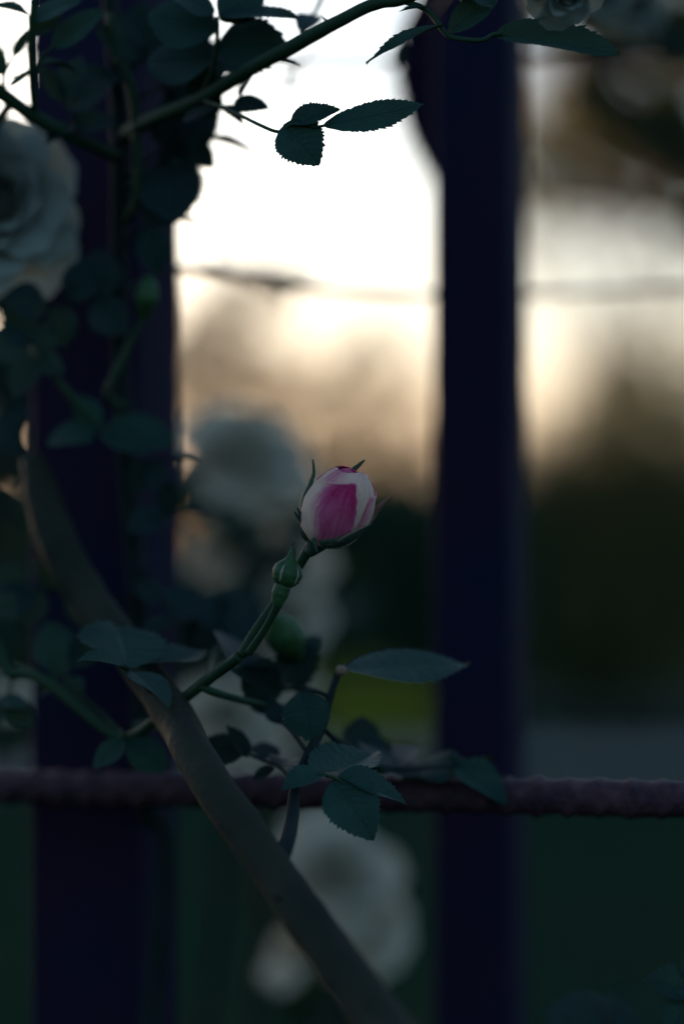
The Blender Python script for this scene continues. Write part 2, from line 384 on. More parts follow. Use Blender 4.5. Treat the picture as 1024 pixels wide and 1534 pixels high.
for i in range(9):                                # distant belt of trees closing the horizon
    tx = -16 + i * 4 + rng2.uniform(-1, 1); ty = 48 + rng2.uniform(-5, 5); th = rng2.uniform(1.7, 2.5)
    plant('distant_tree', 'distant rounded tree in the belt along the horizon', 'tree', (tx, ty, 0),
          [((tx, ty, th * .35), 2.4, 1.6, th * .38, 900), ((tx + .6, ty, th * .7), 1.7, 1.4, th * .32, 700)], M['foliage'], .22, 71 + i, .14, 'distant trees', twigs=False)
plant('yellow_shrub', 'low yellow-green shrub at the edge of the lawn behind the rose leaves', 'shrub', (.27, 13.3, 0),
      [((.26, 13.3, .14), .36, .25, .16, 1500), ((.02, 13.3, .12), .22, .2, .14, 600), ((.43, 13.3, .12), .2, .2, .12, 500)], M['yellow'], .035, 91, .012, twigs=False, trunk_name='stem')

# ------------------------------------------------------------------ iron fence
fence = thing('iron_fence', 'dark painted iron fence of two square posts, a ribbed bar and thin rods', 'fence', (0, 1.0, 0))
def post(xc_px, w, d, label):
    xw = (xc_px - 512) * d / FP
    o = bevel_box('post', (w, w, 2.3), (xw, d, -.02), M['post'], fence, .0025, Matrix.Rotation(math.radians(-16.5), 4, 'Z'))
    o['label'] = label; return o
post(159, .0462, .982, 'thick dark post')
post(719, .0370, 1.135, 'narrow dark navy post')
# ribbed reinforcing bar: raised slanting ribs on a round core
a, b = P(-420, 1170, .985), P(1300, 1204, .815)
nseg, ring = 420, 20
V, F = [], []
ax = (b - a).normalized(); e1 = ax.cross(Vector((0, 0, 1))).normalized(); e2 = e1.cross(ax)
R0 = .0062
for i in range(nseg + 1):
    p = a.lerp(b, i / nseg)
    s_ = (b - a).length * i / nseg
    for k in range(ring):
        th = 2 * math.pi * k / ring
        ph = (s_ / .0112 + abs(math.sin(th)) * .55) % 1.0
        rib = max(0, 1 - abs(ph - .5) / .22) * abs(math.cos(th + .3)) ** .5
        rr = R0 + .0017 * rib + .0006 * noise.noise(Vector((s_ * 160, math.cos(th) * 2, math.sin(th) * 2)))
        V.append(p + e1 * (math.cos(th) * rr) + e2 * (math.sin(th) * rr))
for i in range(nseg):
    for k in range(ring):
        k2 = (k + 1) % ring; F.append((i * ring + k, (i + 1) * ring + k, (i + 1) * ring + k2, i * ring + k2))
F.append(tuple(range(ring))); F.append(tuple(nseg * ring + k for k in range(ring - 1, -1, -1)))
o = wpart('ribbed_bar', V, F, M['rebar'], fence); o['label'] = 'rusty ribbed horizontal bar'
for yl, yr in ((404, 442), (80, 88)):
    o = wpart('rod', *tube([P(-300, yl - 20, .99), P(263, yl - 2, 1.005), P(455, (yl + yr) / 2 + 8, 1.07), P(717, yr, 1.157), P(1000, yr - 10, 1.19), P(1400, yr - 20, 1.22)], [.0017] * 6, 8, 8), M['post'], fence)

# ------------------------------------------------------------------ rose leaves
def leaf_mesh(seed, wid=.62, fold=.25, droop=.15, teeth=12, n=60, m=3, twist=0.0, mat=None, ripple=.007, notch=None):
    """unit leaflet: midrib along +X, blade in XY, toothed margin, V fold, droop, puckered between veins"""
    r = random.Random(seed); V, F, UV = [], [], []
    g = lambda s: (s ** .70) * ((1 - s) ** .95)
    gm = max(g(i / 200) for i in range(201))
    for i in range(n + 1):
        s = i / n
        w = wid / 2 * g(s) / gm if 0 < s < 1 else 0.0
        for j in range(-m, m + 1):
            y = j / m; ww = w; sx = s
            if abs(j) == m and .04 < s < .985:
                q = s * teeth + (.3 if j > 0 else 0) + .25 * math.sin(s * 9 + seed * 1.7 + j); ph = q % 1.0
                amp = .8 + .4 * math.sin(int(q) * 2.7 + seed * 3.1 + j)
                ww = w * (1 + .20 * amp * (ph - .35)); sx = s + .034 * amp * ph
            yy = y * ww
            z = fold * abs(yy) - droop * s * s
            z += ripple * math.sin(2 * math.pi * 8.5 * (s - .28 * abs(y))) * abs(y) * (1.15 - abs(y))
            z += .02 * math.sin(s * 7 + seed) * y + twist * s * yy
            z -= .25 * abs(yy) ** 2 / max(wid, .1) * (1 if seed % 2 else .2)
            V.append((sx, yy, z)); UV.append((s, y))
    c = 2 * m + 1
    for i in range(n):
        for j in range(c - 1):
            F.append((i * c + j, (i + 1) * c + j, (i + 1) * c + j + 1, i * c + j + 1))
    return mesh('leaflet', V, F, mat or M['leaf'], True, UV)
LM = [leaf_mesh(1, .62, .25, .12), leaf_mesh(2, .55, .45, .22), leaf_mesh(3, .70, .15, .10, twist=.3), leaf_mesh(4, .58, .35, -.10),
      leaf_mesh(5, .66, .30, .30, twist=-.3), leaf_mesh(6, .50, .20, .05)]
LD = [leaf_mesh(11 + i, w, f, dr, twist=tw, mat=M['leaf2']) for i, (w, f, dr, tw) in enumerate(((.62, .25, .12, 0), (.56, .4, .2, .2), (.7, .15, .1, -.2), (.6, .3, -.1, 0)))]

def leaf_matrix(base, tip, normal, wscale=1.0):
    base, tip = Vector(base), Vector(tip); X = tip - base; L_ = X.length; X.normalize()
    Z = Vector(normal); Z = (Z - X * Z.dot(X)); Z = Z.normalized() if Z.length > 1e-5 else X.orthogonal().normalized()
    Y = Z.cross(X)
    m = Matrix.Identity(4)
    for i in range(3):
        m[i][0] = X[i] * L_; m[i][1] = Y[i] * L_ * wscale; m[i][2] = Z[i] * L_; m[i][3] = base[i]
    return m
def leaflet(parent, b, t, nrm, me=0, ws=1.0, bank=None):
    """b, t: (x, y, distance); nrm: facing of the blade's upper side (x right, y away, z up)"""
    bank = bank or LM
    o = bpy.data.objects.new('leaflet', bank[me % len(bank)] if isinstance(me, int) else me)
    return link(o, parent, leaf_matrix(P(*b), P(*t), nrm, ws))
def stalk(parent, pts, r=(.0009, .0006), name='leaf', mat='stem', nseg=5):
    return wpart(name, *tube([P(*p) for p in pts], list(r), nseg, 7), M[mat], parent)
def leaf_group(parent, pts, leaves, r=(.0009, .0005), mat='stem', bank=None):
    """one compound leaf: the stalk is the part, its leaflets are the sub-parts"""
    s = stalk(parent, pts, r, 'leaf', mat)
    for lf in leaves:
        leaflet(s, *lf, bank=bank)
    return s
def thorns(pts, radii, count, seed, size=.006):
    r = random.Random(seed); c = spline([Vector(p) for p in pts], 8); out = []
    for i in range(count):
        k = r.randint(1, len(c) - 2); t = (c[k + 1] - c[k - 1]).normalized()
        d = Vector((r.uniform(-1, 1), r.uniform(-1, 1), r.uniform(-1, 1))); d = (d - t * d.dot(t)).normalized()
        rad = lerp_list(radii, k / (len(c) - 1))
        out.append(cone_spike(c[k] + d * rad * .7, c[k] + d * (rad + size) - t * size * .5, size * .28))
    return out

# ------------------------------------------------------------------ white garden roses
def petal_mesh(seed, cup, curl, mat):
    """unit petal: base at origin, grows along +Z, faces +X outward"""
    V, F = [], []; nu, nv = 8, 8; r = random.Random(seed)
    for j in range(nv + 1):
        v = j / nv
        half = .52 * (v ** .55) * (1.02 - .45 * max(0, v - .72) ** 1.1 * 3.0)
        for i in range(nu + 1):
            u = -1 + 2 * i / nu
            top = v * (1 - .14 * u * u) * (1 + .02 * math.sin(u * 7 + seed))
            x = .10 * math.sin(v * math.pi * .8) - cup * (u * half) ** 2 - curl * (-max(0, v - .65) ** 2 * 2.2)
            x += .02 * math.sin(u * 4 + v * 5 + seed) * v
            V.append((x, u * half, top))
    c = nu + 1
    for j in range(nv):
        for i in range(nu): F.append((j * c + i, j * c + i + 1, (j + 1) * c + i + 1, (j + 1) * c + i))
    return mesh('petal', V, F, mat)
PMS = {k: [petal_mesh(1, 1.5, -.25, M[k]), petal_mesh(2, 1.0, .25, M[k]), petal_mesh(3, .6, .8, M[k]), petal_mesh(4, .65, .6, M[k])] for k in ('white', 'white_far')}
def white_rose(parent, centre, radius, face, seed, n=26, name='rose_flower', kind='white'):
    """double white rose: spiral of cupped petals, tight heart, outer petals rolled back; receptacle is the part, petals its sub-parts"""
    r = random.Random(seed); face = Vector(face).normalized()
    q = face.to_track_quat('Z', 'Y').to_matrix().to_4x4()
    base = Matrix.Translation(Vector(centre) - face * radius * .45) @ q
    V, F = tube([(0, 0, -radius * .25), (0, 0, -radius * .1), (0, 0, radius * .12)], [radius * .08, radius * .17, radius * .1], 3, 8)
    o = part(name, mesh(name, V, F, M['sepal']), parent, base)
    for i in range(n):
        f = i / (n - 1); ang = i * 2.39996 + r.uniform(-.15, .15)
        tilt = math.radians(4 + 68 * f ** 1.15) + r.uniform(-.06, .06)
        sc = radius * (.62 + .50 * f) * r.uniform(.93, 1.07)
        m = base @ Matrix.Rotation(ang, 4, 'Z') @ Matrix.Translation((radius * (.03 + .09 * f), 0, radius * (.12 - .12 * f))) @ Matrix.Rotation(tilt, 4, 'Y') @ Matrix.Rotation(r.uniform(-.15, .15), 4, 'Z') @ Matrix.Diagonal((sc, sc * (.8 + .35 * f), sc, 1))
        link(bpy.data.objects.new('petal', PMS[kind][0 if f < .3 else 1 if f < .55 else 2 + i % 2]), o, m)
    return o

# ------------------------------------------------------------------ the rose with the pink bud
pink = thing('climbing_rose', 'slender green rose shoot carrying the pink and cream bud', 'rose', (-.22, .93, 0))
shoot = [Vector((-.22, .93, -.01)), Vector((-.245, .93, .45)), Vector((-.21, .915, .95)), P(-60, 1040, .90), P(20, 1010, .89), P(70, 1022, .88), P(130, 1070, .87), P(186, 1106, .86), P(240, 1074, .845), P(310, 1020, .825), P(360, 982, .81)]
wpart('shoot', *tube(shoot, [.004, .0035, .003, .0024, .0024, .0023, .0021, .0020, .0019, .0019, .0019], 8, 10, .12), M['stem'], pink)

# --- bud
BB, BT = P(478, 806, .80), P(540, 704, .797)
bz = (BT - BB).normalized(); by = Vector((0, -1, 0)); by = (by - bz * by.dot(bz)).normalized(); bx = by.cross(bz)
if bx.x < 0: bx = -bx
PXM = .80 / FP                                       # metres per picture unit at the bud
prof = [(-9, 9), (-6, 18), (-1, 27), (8, 36), (22, 43.5), (42, 48.5), (60, 48.5), (78, 45.5), (93, 39.5), (103, 33), (110, 25), (116, 15), (120, 4)]
def prad(a):
    for (a0, r0), (a1, r1) in zip(prof, prof[1:]):
        if a <= a1:
            f = (a - a0) / (a1 - a0); f = max(0, min(1, f)); return r0 + (r1 - r0) * f
    return prof[-1][1]
def bud_point(th, al, off=0.0):
    r = (prad(al) * .34 + prad(al - 4) * .33 + prad(al + 4) * .33 + off) * PXM
    return BB + bz * (al * PXM) + bx * (math.sin(th) * r) + by * (math.cos(th) * r)
pedicel = [P(362, 981, .810), P(385, 942, .808), P(410, 906, .807), P(432, 872, .806), P(452, 840, .803), P(464, 820, .801), P(472, 812, .800)]
pd = wpart('bud_stalk', *tube(pedicel, [.0019, .0017, .0016, .0016, .0017, .0019, .0028], 8, 10), M['stem'], pink)
hipv, hipf = tube([BB - bz * 30 * PXM - bx * 3 * PXM, BB - bz * 22 * PXM - bx * 1 * PXM, BB - bz * 13 * PXM, BB - bz * 6 * PXM, BB + bz * 1 * PXM], [7 * PXM, 10.5 * PXM, 15 * PXM, 19 * PXM, 23 * PXM], 5, 16)
bud = wpart('rosebud', hipv, hipf, M['sepal'], pink); bud['label'] = 'half-open bud, magenta flush on cream petals'
def sm(a, b, x):
    t = max(0, min(1, (x - a) / (b - a))); return t * t * (3 - 2 * t)
def bud_petal(th_lo, th_hi, top, off, pinkf, nu=36, nv=30, lip=2.2, a0=-8):
    """petal lying on the bud: th_lo(al), th_hi(al) its side edges in degrees, top(u) its upper edge, off its height above the heart"""
    V, F, UV, PK = [], [], [], []
    for j in range(nv + 1):
        v = j / nv
        for i in range(nu + 1):
            u = i / nu
            al = a0 + (top(u) - a0) * v
            lo, hi = th_lo(al), th_hi(al); th = math.radians(lo + (hi - lo) * u)
            e = max(0, 1 - min(u, 1 - u) / .09) ; e2 = max(0, (v - .93) / .07)
            w = .8 * noise.noise(Vector((th * 2.1, al * .04, off)))
            V.append(bud_point(th, al, off + lip * .35 * e * v + lip * .5 * e2 + w))
            UV.append((u, v)); PK.append(max(0, min(1, pinkf(math.degrees(th), al, u, v))))
    c = nu + 1
    for j in range(nv):
        for i in range(nu): F.append((j * c + i, j * c + i + 1, (j + 1) * c + i + 1, (j + 1) * c + i))
    o = wpart('petal', V, F, M['petal'], bud, True, UV, {'pink': PK})
    md = o.modifiers.new('thick', 'SOLIDIFY'); md.thickness = .00035; md.offset = -1
    return o
def ramp(*kv):
    def f(x):
        if x <= kv[0][0]: return kv[0][1]
        for (a, va), (b, vb) in zip(kv, kv[1:]):
            if x <= b: return va + (vb - va) * sm(a, b, x)
        return kv[-1][1]
    return f
# heart of the bud, closed and magenta
bud_petal(lambda a: -180, lambda a: 180, lambda u: 113, -3.5, lambda th, al, u, v: .9, 48, 24, 0)
# back petal, deep pink, standing above the rest on the far left
bud_petal(lambda a: 95, lambda a: 275, lambda u: 110 + 3 * math.sin(u * math.pi), 2.5, lambda th, al, u, v: .55 + .45 * sm(80, 112, al))
# cream petal wrapping the top and right
bud_petal(lambda a: -118, lambda a: 108, lambda u: 105 + 14 * sm(.30, .58, u) - 3 * sm(.9, 1, u), 1.0,
          lambda th, al, u, v: .12 + .30 * sm(-10, -50, th) * sm(50, 90, al) + .10 * sm(108, 122, al), lip=1.0)
# right petal with a flushed margin
bud_petal(ramp((0, 40), (45, 52), (80, 50), (112, 62)), lambda a: 190, lambda u: 106 - 10 * (1 - u) ** 2, 4.0, lambda th, al, u, v: .22 + .28 * sm(.12, .0, u) + .2 * sm(70, 100, th))
# left petal
bud_petal(lambda a: -190, ramp((0, -30), (40, -48), (80, -62), (108, -60)), lambda u: 101 + 5 * u, 1.4,
          lambda th, al, u, v: .12 + .42 * sm(-75, -58, th) * sm(-38, -50, th) * sm(75, 40, al) + .15 * sm(.8, 1, v))
# front petal with the big magenta patch
eR = ramp((0, 55), (20, 50), (45, 41), (62, 33), (78, 25), (92, 15), (101, 9))
def A_pink(th, al, u, v):
    lft = ramp((-8, 0), (8, -12), (25, -26), (45, -36), (75, -38), (100, -22))(al)
    k = sm(lft - 14, lft + 20, th)                                        # soft left flank
    k *= 1 - .75 * sm(24, -2, al) * sm(-5, 30, th)                          # paler claw at the lower right
    k *= .62 + .38 * sm(35, 92, al) + .16 * sm(10, -14, abs(th + 2)) * sm(0, 20, al) * sm(60, 30, al)
    k += .20 * noise.noise(Vector((th * .09, al * .016, 3.1)))* k
    k -= .55 * sm(.975, 1.0, v) + .25 * sm(.985, 1, u)
    return .06 + .94 * max(0, k)
bud_petal(ramp((0, -70), (40, -92), (75, -75), (101, -40)), eR, lambda u: 74 + 28 * sm(.0, .93, u) ** .8, 5.0, A_pink, 44, 36, 4.5)

def ribbon(pts, widths, nrm, mat, parent, name='sepal', fold=.35, n=6):
    c = spline([Vector(p) for p in pts], n); V, F = [], []; Nn = len(c); nr = Vector(nrm).normalized()
    for i, p in enumerate(c):
        t = (c[min(i + 1, Nn - 1)] - c[max(i - 1, 0)]).normalized()
        s = t.cross(nr); s = s.normalized() if s.length > 1e-4 else t.orthogonal().normalized(); q = s.cross(t)
        w = lerp_list(widths, i / (Nn - 1))
        for k in (-1, -.5, 0, .5, 1): V.append(p + s * (w * k) - q * (fold * w * k * k))
    for i in range(Nn - 1):
        for k in range(4): F.append((i * 5 + k, i * 5 + k + 1, (i + 1) * 5 + k + 1, (i + 1) * 5 + k))
    o = wpart(name, V, F, mat, parent)
    md = o.modifiers.new('thick', 'SOLIDIFY'); md.thickness = .0004; md.offset = 0
    return o
U = PXM
def hug(th, als, off=2.5): return [bud_point(math.radians(th + dt), a, off) for a, dt in als]
# left sepal standing up, tip curling away
ribbon([P(470, 810, .7965), P(455, 793, .796), P(451.5, 768, .7955), P(455, 744, .7955), P(463.5, 724, .7955), P(469, 708, .7955), P(468, 688, .795)],
       [.0016, .0024, .0022, .0019, .0014, .0007, .0002], (-1, -.75, .2), M['sepal'], bud)
# left lower sepal with two side lobes
s2 = ribbon([P(476, 812, .7985), P(462, 801, .797), P(455, 788, .796), P(451, 774, .795), P(445.5, 760, .795)], [.0022, .0030, .0022, .0008, .0002], (-.6, -1, 0), M['sepal'], bud)
ribbon([P(455, 786, .796), P(448, 777, .795), P(441, 767, .7945)], [.0008, .0005, .0002], (-.4, -1, 0), M['sepal'], s2, 'lobe')
# front lower right sepal: boat shaped, hugging the petals
ribbon([P(480, 817, .793), P(497, 817, .792), P(516, 813, .7915), P(533, 804, .7915), P(546, 793, .7915), P(557, 785, .792)], [.0020, .0026, .0026, .0020, .0011, .0002], (.35, -.80, -.85), M['sepal'], bud, fold=.5)
ribbon([P(505, 811, .7885), P(519, 802, .7885), P(532, 795, .789), P(545, 789, .790), P(553, 785.5, .7915)], [.0002, .00032, .00035, .0003, .0001], (.2, -1, -.1), M['sepal_brown'], bud, 'sepal_rim', fold=.1)
# right sepal behind, pointing out
ribbon([P(545, 785, .806), P(558, 771, .806), P(569, 758, .805), P(577, 750, .805), P(586, 742, .805)], [.0016, .0012, .0008, .0005, .0001], (0, -1, .2), M['sepal_brown'], bud)
# sepal tip showing over the top
ribbon([P(520, 728, .806), P(528, 706, .806), P(537, 697, .806), P(546, 689, .806)], [.0014, .0009, .0006, .0002], (0, -1, .3), M['sepal'], bud)
ribbon([P(469, 806, .793), P(473, 820, .792), P(475, 828, .792)], [.0006, .0004, .0001], (0, -1, 0), M['sepal'], bud, 'lobe')
hv = []
hr = random.Random(4)
for i in range(46):
    f = hr.random(); q = P(478 + 70 * f, 815 - 26 * f * f + 1, .789); hv.append(cone_spike(q, q + Vector((hr.uniform(-.3, .8), hr.uniform(-.6, .2), -1)).normalized() * hr.uniform(.0006, .0016), .00008, 3))
for i in range(20):
    f = hr.random(); q = P(566 + 18 * f, 763 - 17 * f, .804); hv.append(cone_spike(q, q + Vector((.8, 0, -.7)) * .001, .00007, 3))
tag(wpart('bristles', *join(hv), M['bristle'], bud, False), kind='stuff')

# --- small green bud below
gc, gt = P(430, 858, .797), P(438, 816, .796)
gz = (gt - P(418, 895, .797)).normalized(); gy = Vector((0, -1, 0)); gy = (gy - gz * gy.dot(gz)).normalized(); gx = gy.cross(gz)
if gx.x < 0: gx = -gx
gp = [(-22, 7), (-19, 13), (-12, 19.5), (0, 22.3), (9, 19.5), (15, 14), (20, 8.5), (25, 5.5), (32, 3.6), (38, 2), (41, .4)]
wpart('green_bud_stalk', *tube([P(372, 978, .808), P(393, 948, .803), P(408, 922, .799), P(417, 904, .797)], [.0015, .0013, .0013, .0016], 6, 9), M['stem'], pink)
hv_, hf_ = tube([P(414, 909, .797), P(416, 902, .797), P(419, 890, .797), P(423, 879, .797), P(427, 870, .797)], [5 * U, 9.5 * U, 13.2 * U, 12.8 * U, 9 * U], 5, 16)
gb = wpart('green_bud', hv_, hf_, M['budgreen'], pink); gb['label'] = 'small closed green bud'
for k in range(5):
    V, F, UV = [], [], []
    c0 = 14 + 72 * k
    for j in range(25):
        al = gp[0][0] + (gp[-1][0] - gp[0][0]) * j / 24
        for (x0, r0), (x1, r1) in zip(gp, gp[1:]):
            if al <= x1: rr = r0 + (r1 - r0) * (al - x0) / (x1 - x0); break
        for i in range(9):
            u = -1 + i / 4
            th = math.radians(c0 + u * 37.5 * (1 if al < 30 else 1)); r_ = (rr + .9 * (1 - u * u) - .6 * (abs(u) > .9)) * U
            V.append(gc + gz * (al * U) + gx * (math.sin(th) * r_) + gy * (math.cos(th) * r_)); UV.append((u, j / 24))
    for j in range(24):
        for i in range(8): F.append((j * 9 + i, j * 9 + i + 1, (j + 1) * 9 + i + 1, (j + 1) * 9 + i))
    wpart('sepal', V, F, M['budgreen'], gb, True, UV)
    V, F = [], []
    for j in range(17):                                   # pale downy seam between two sepals
        al = -16 + 31 * j / 16
        for (x0, r0), (x1, r1) in zip(gp, gp[1:]):
            if al <= x1: rr = r0 + (r1 - r0) * (al - x0) / (x1 - x0); break
        for i in (-1, 0, 1):
            th = math.radians(c0 + 36 + i * 5.0 * math.sin(math.pi * (j + .3) / 16.6)); r_ = (rr + .7 - .4 * abs(i)) * U
            V.append(gc + gz * (al * U) + gx * (math.sin(th) * r_) + gy * (math.cos(th) * r_))
    for j in range(16):
        for i in range(2): F.append((j * 3 + i, j * 3 + i + 1, (j + 1) * 3 + i + 1, (j + 1) * 3 + i))
    wpart('seam', V, F, M['sepal_edge'], gb)
hv = []
for i in range(70):
    th = hr.uniform(-2.2, 2.2); al = hr.uniform(-14, 30)
    for (x0, r0), (x1, r1) in zip(gp, gp[1:]):
        if al <= x1: rr = r0 + (r1 - r0) * (al - x0) / (x1 - x0); break
    d = gx * math.sin(th) + gy * math.cos(th); q = gc + gz * (al * U) + d * (rr * U)
    hv.append(cone_spike(q, q + (d + gz * .5) * hr.uniform(.0005, .0011), .00007, 3))
for i in range(5):
    q = P(438, 818, .796); hv.append(cone_spike(q, q + Vector((hr.uniform(-.3, .8), 0, 1)) * .0016, .0002, 4))
tag(wpart('bristles', *join(hv), M['bristle'], gb, False), kind='stuff')
# blurred bright green bud behind
gv, gf = tube([P(452, 1000, .9), P(441, 980, .885), P(430, 957, .87), P(420, 940, .865), P(412, 922, .86)], [.0012, .004, .0072, .0060, .0006], 5, 10)
o = wpart('green_bud', gv, gf, M['budgreen'], pink); o['label'] = 'pale green bud behind the stalk'
wpart('green_bud_stalk', *tube([P(452, 1000, .9), P(448, 1040, .89), P(420, 1060, .86), P(330, 1040, .83), P(300, 1028, .826)], [.0012, .0012, .0012, .0014, .0015], 5, 8), M['stem'], pink)
# leaves on the shoot
leaf_group(pink, [(186, 1106, .86), (182, 1095, .855), (186, 1108, .852)], [
    ((188, 1108, .852), (138, 1148, .848), (-.2, -.8, .6), 0, 1.0), ((192, 1110, .852), (250, 1152, .846), (.1, -.85, .5), 2, 1.0), ((200, 1100, .855), (255, 1078, .87), (0, -.5, .9), 1)])
leaf_group(pink, [(186, 1106, .86), (160, 1075, .87), (120, 1040, .88), (95, 1010, .89)], [
    ((95, 1012, .89), (72, 925, .90), (.1, -.9, .35), 0, 1.1), ((100, 1015, .89), (120, 1050, .88), (-.3, -.7, .6), 2), ((92, 1012, .89), (55, 1040, .89), (-.3, -.7, .5), 1), ((105, 1000, .89), (160, 940, .90), (.2, -.8, .5), 3)])
leaf_group(pink, [(240, 1074, .845), (228, 1040, .835), (195, 1008, .825), (180, 998, .82)], [
    ((192, 1004, .823), (128, 974, .808), (.25, -.30, .9), 1, 1.05), ((196, 1006, .823), (256, 1034, .808), (.35, -.35, .85), 4, 1.1), ((190, 1000, .823), (172, 916, .86), (.25, -.9, .15), 0, 1.15),
    ((205, 1000, .83), (305, 990, .86), (.1, -.25, .95), 3, .9)])
leaf_group(pink, [(20, 1010, .89), (15, 1035, .885), (8, 1050, .88)], [((10, 1050, .88), (50, 1085, .875), (-.2, -.7, .7), 2), ((5, 1048, .88), (-40, 1100, .875), (0, -.8, .5), 0), ((0, 1045, .88), (40, 1060, .87), (0, -.6, .7), 5)])
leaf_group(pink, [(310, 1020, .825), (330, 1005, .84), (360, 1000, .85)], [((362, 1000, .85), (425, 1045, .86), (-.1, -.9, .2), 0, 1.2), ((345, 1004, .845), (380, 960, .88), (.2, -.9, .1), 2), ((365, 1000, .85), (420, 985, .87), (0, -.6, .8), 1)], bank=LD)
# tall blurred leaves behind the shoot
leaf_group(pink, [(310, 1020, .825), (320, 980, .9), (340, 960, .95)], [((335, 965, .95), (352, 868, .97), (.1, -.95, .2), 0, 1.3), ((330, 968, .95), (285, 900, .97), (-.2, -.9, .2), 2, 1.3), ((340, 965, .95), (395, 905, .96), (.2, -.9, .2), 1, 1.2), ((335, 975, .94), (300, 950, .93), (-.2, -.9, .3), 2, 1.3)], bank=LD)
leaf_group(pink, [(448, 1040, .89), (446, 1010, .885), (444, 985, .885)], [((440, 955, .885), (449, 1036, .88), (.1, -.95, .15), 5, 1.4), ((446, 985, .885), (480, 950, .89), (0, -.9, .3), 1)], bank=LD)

# ------------------------------------------------------------------ thick cane across the fence
caneT = thing('climbing_rose', 'thick olive rose cane slanting across the fence in front of the ribbed bar', 'rose', (.16, .60, 0))
cp = [Vector((.16, .60, -.02)), Vector((.15, .60, .45)), Vector((.115, .61, .80)), Vector((.070, .63, .98)), P(690, 1710, .66), P(570, 1534, .70), P(475, 1400, .73), P(405, 1300, .755), P(307, 1160, .79), P(258, 1070, .83), P(200, 985, .865), P(140, 908, .89), P(92, 825, .905), P(62, 735, .918), P(50, 690, .925)]
cr = [.010, .0095, .009, .0085, .0080, .0074, .0070, .0068, .0068, .0068, .0070, .0074, .0080, .0066, .0046]
wpart('cane', *tube(cp, cr, 9, 16, .10, seed=3), M['cane'], caneT)
for tv_, tf_ in thorns(cp[5:9], cr[5:9], 3, 6, .004): wpart('prickle', tv_, tf_, M['twig'], caneT)
fork = [P(404, 1300, .757), P(424, 1278, .760), P(436, 1232, .780), P(443, 1180, .80), P(462, 1130, .815), P(482, 1090, .825), P(494, 1045, .83), P(508, 1006, .835)]
wpart('side_shoot', *tube(fork, [.0034, .0030, .0023, .0020, .0018, .0017, .0015, .0012], 6, 8, .1), M['twig'], caneT)
nub = tube([P(508, 1010, .835), P(512, 1004, .833), P(514, 998, .832)], [.0014, .0022, .0006], 3, 8)
wpart('node', *nub, M['sepal_brown'], caneT)
# big leaf lying to the right, seen nearly edge-on with a lit upper margin
LH1 = leaf_mesh(31, .50, .55, .10, 17, twist=.25); LH1b = leaf_mesh(35, .50, .14, .03, 15, twist=-.1); LH2 = leaf_mesh(33, .86, .30, .22, 17, n=51); LH3 = leaf_mesh(32, .62, .45, .25, 15)
leaf_group(caneT, [(508, 1006, .835), (512, 1004, .834), (520, 1003, .833)], [((517, 1004, .833), (703, 990, .850), (-.03, -.46, .88), LH1b, 1.05)], (.0009, .0009))
leaf_group(caneT, [(494, 1045, .83), (478, 1038, .826), (452, 1034, .823)], [((452, 1036, .823), (468, 1110, .818), (.05, -.92, .35), 2, 1.3)], mat='twig')
leaf_group(caneT, [(482, 1090, .825), (510, 1110, .85), (535, 1125, .885)], [((540, 1128, .885), (541, 1068, .895), (0, -.95, .2), 2, 1.15), ((530, 1125, .88), (610, 1140, .88), (0, -.75, .6), 0, 1.2), ((520, 1118, .87), (470, 1142, .86), (0, -.5, .8), 1, 1.1)], bank=LD)
leaf_group(caneT, [(443, 1180, .80), (468, 1160, .797), (500, 1165, .793), (512, 1172, .792)], [
    ((498, 1170, .793), (560, 1248, .782), (-.12, -.72, .68), LH2, .92), ((506, 1165, .793), (612, 1196, .800), (.10, -.38, .90), LH1, 1.1),
    ((486, 1160, .796), (424, 1170, .789), (-.10, -.45, .88), LH3, 1.25), ((470, 1160, .797), (560, 1143, .83), (.1, -.35, .9), 3, .9)])
leaf_group(caneT, [(462, 1130, .815), (430, 1090, .84), (402, 1068, .855), (392, 1062, .86)], [((402, 1070, .856), (372, 1030, .86), (-.1, -.9, .2), 1), ((420, 1085, .845), (400, 1045, .85), (0, -.9, .3), 0)], mat='twig', bank=LD)
leaf_group(caneT, [(443, 1180, .80), (420, 1150, .83), (395, 1140, .845), (372, 1130, .85)], [((368, 1126, .85), (290, 1118, .855), (0, -.92, .35), 0, .95), ((372, 1134, .85), (345, 1088, .845), (.5, -.8, .2), 5, .9), ((393, 1138, .86), (400, 1108, .87), (0, -1, .1), 2, 1.3), ((410, 1150, .84), (375, 1168, .84), (0, -.7, .6), 1), ((420, 1150, .83), (440, 1128, .85), (0, -.8, .6), 0)], mat='twig', bank=LD)
leaf_group(caneT, [(482, 1090, .825), (540, 1140, .85), (600, 1152, .86), (665, 1148, .862), (690, 1146, .862)], [
    ((682, 1148, .862), (760, 1188, .850), (.05, -.62, .78), LH3, 1.0), ((694, 1147, .862), (614, 1150, .868), (.05, -.62, .75), 2, 1.25), ((690, 1146, .862), (716, 1132, .89), (0, -.4, .9), 1),
    ((672, 1166, .868), (584, 1188, .872), (0, -.85, .45), 0, 1.05), ((600, 1152, .86), (572, 1108, .885), (0, -.9, .4), LD[0], 1.2), ((560, 1146, .855), (612, 1122, .885), (0, -.8, .5), LD[2], 1.1)], mat='twig')
leaf_group(caneT, [(494, 1045, .83), (460, 1032, .86), (420, 1035, .875), (398, 1038, .88)], [((398, 1038, .88), (395, 1070, .88), (0, -1, .1), 2), ((430, 1034, .87), (400, 1010, .88), (0, -.9, .3), 1)], mat='twig', bank=LD)

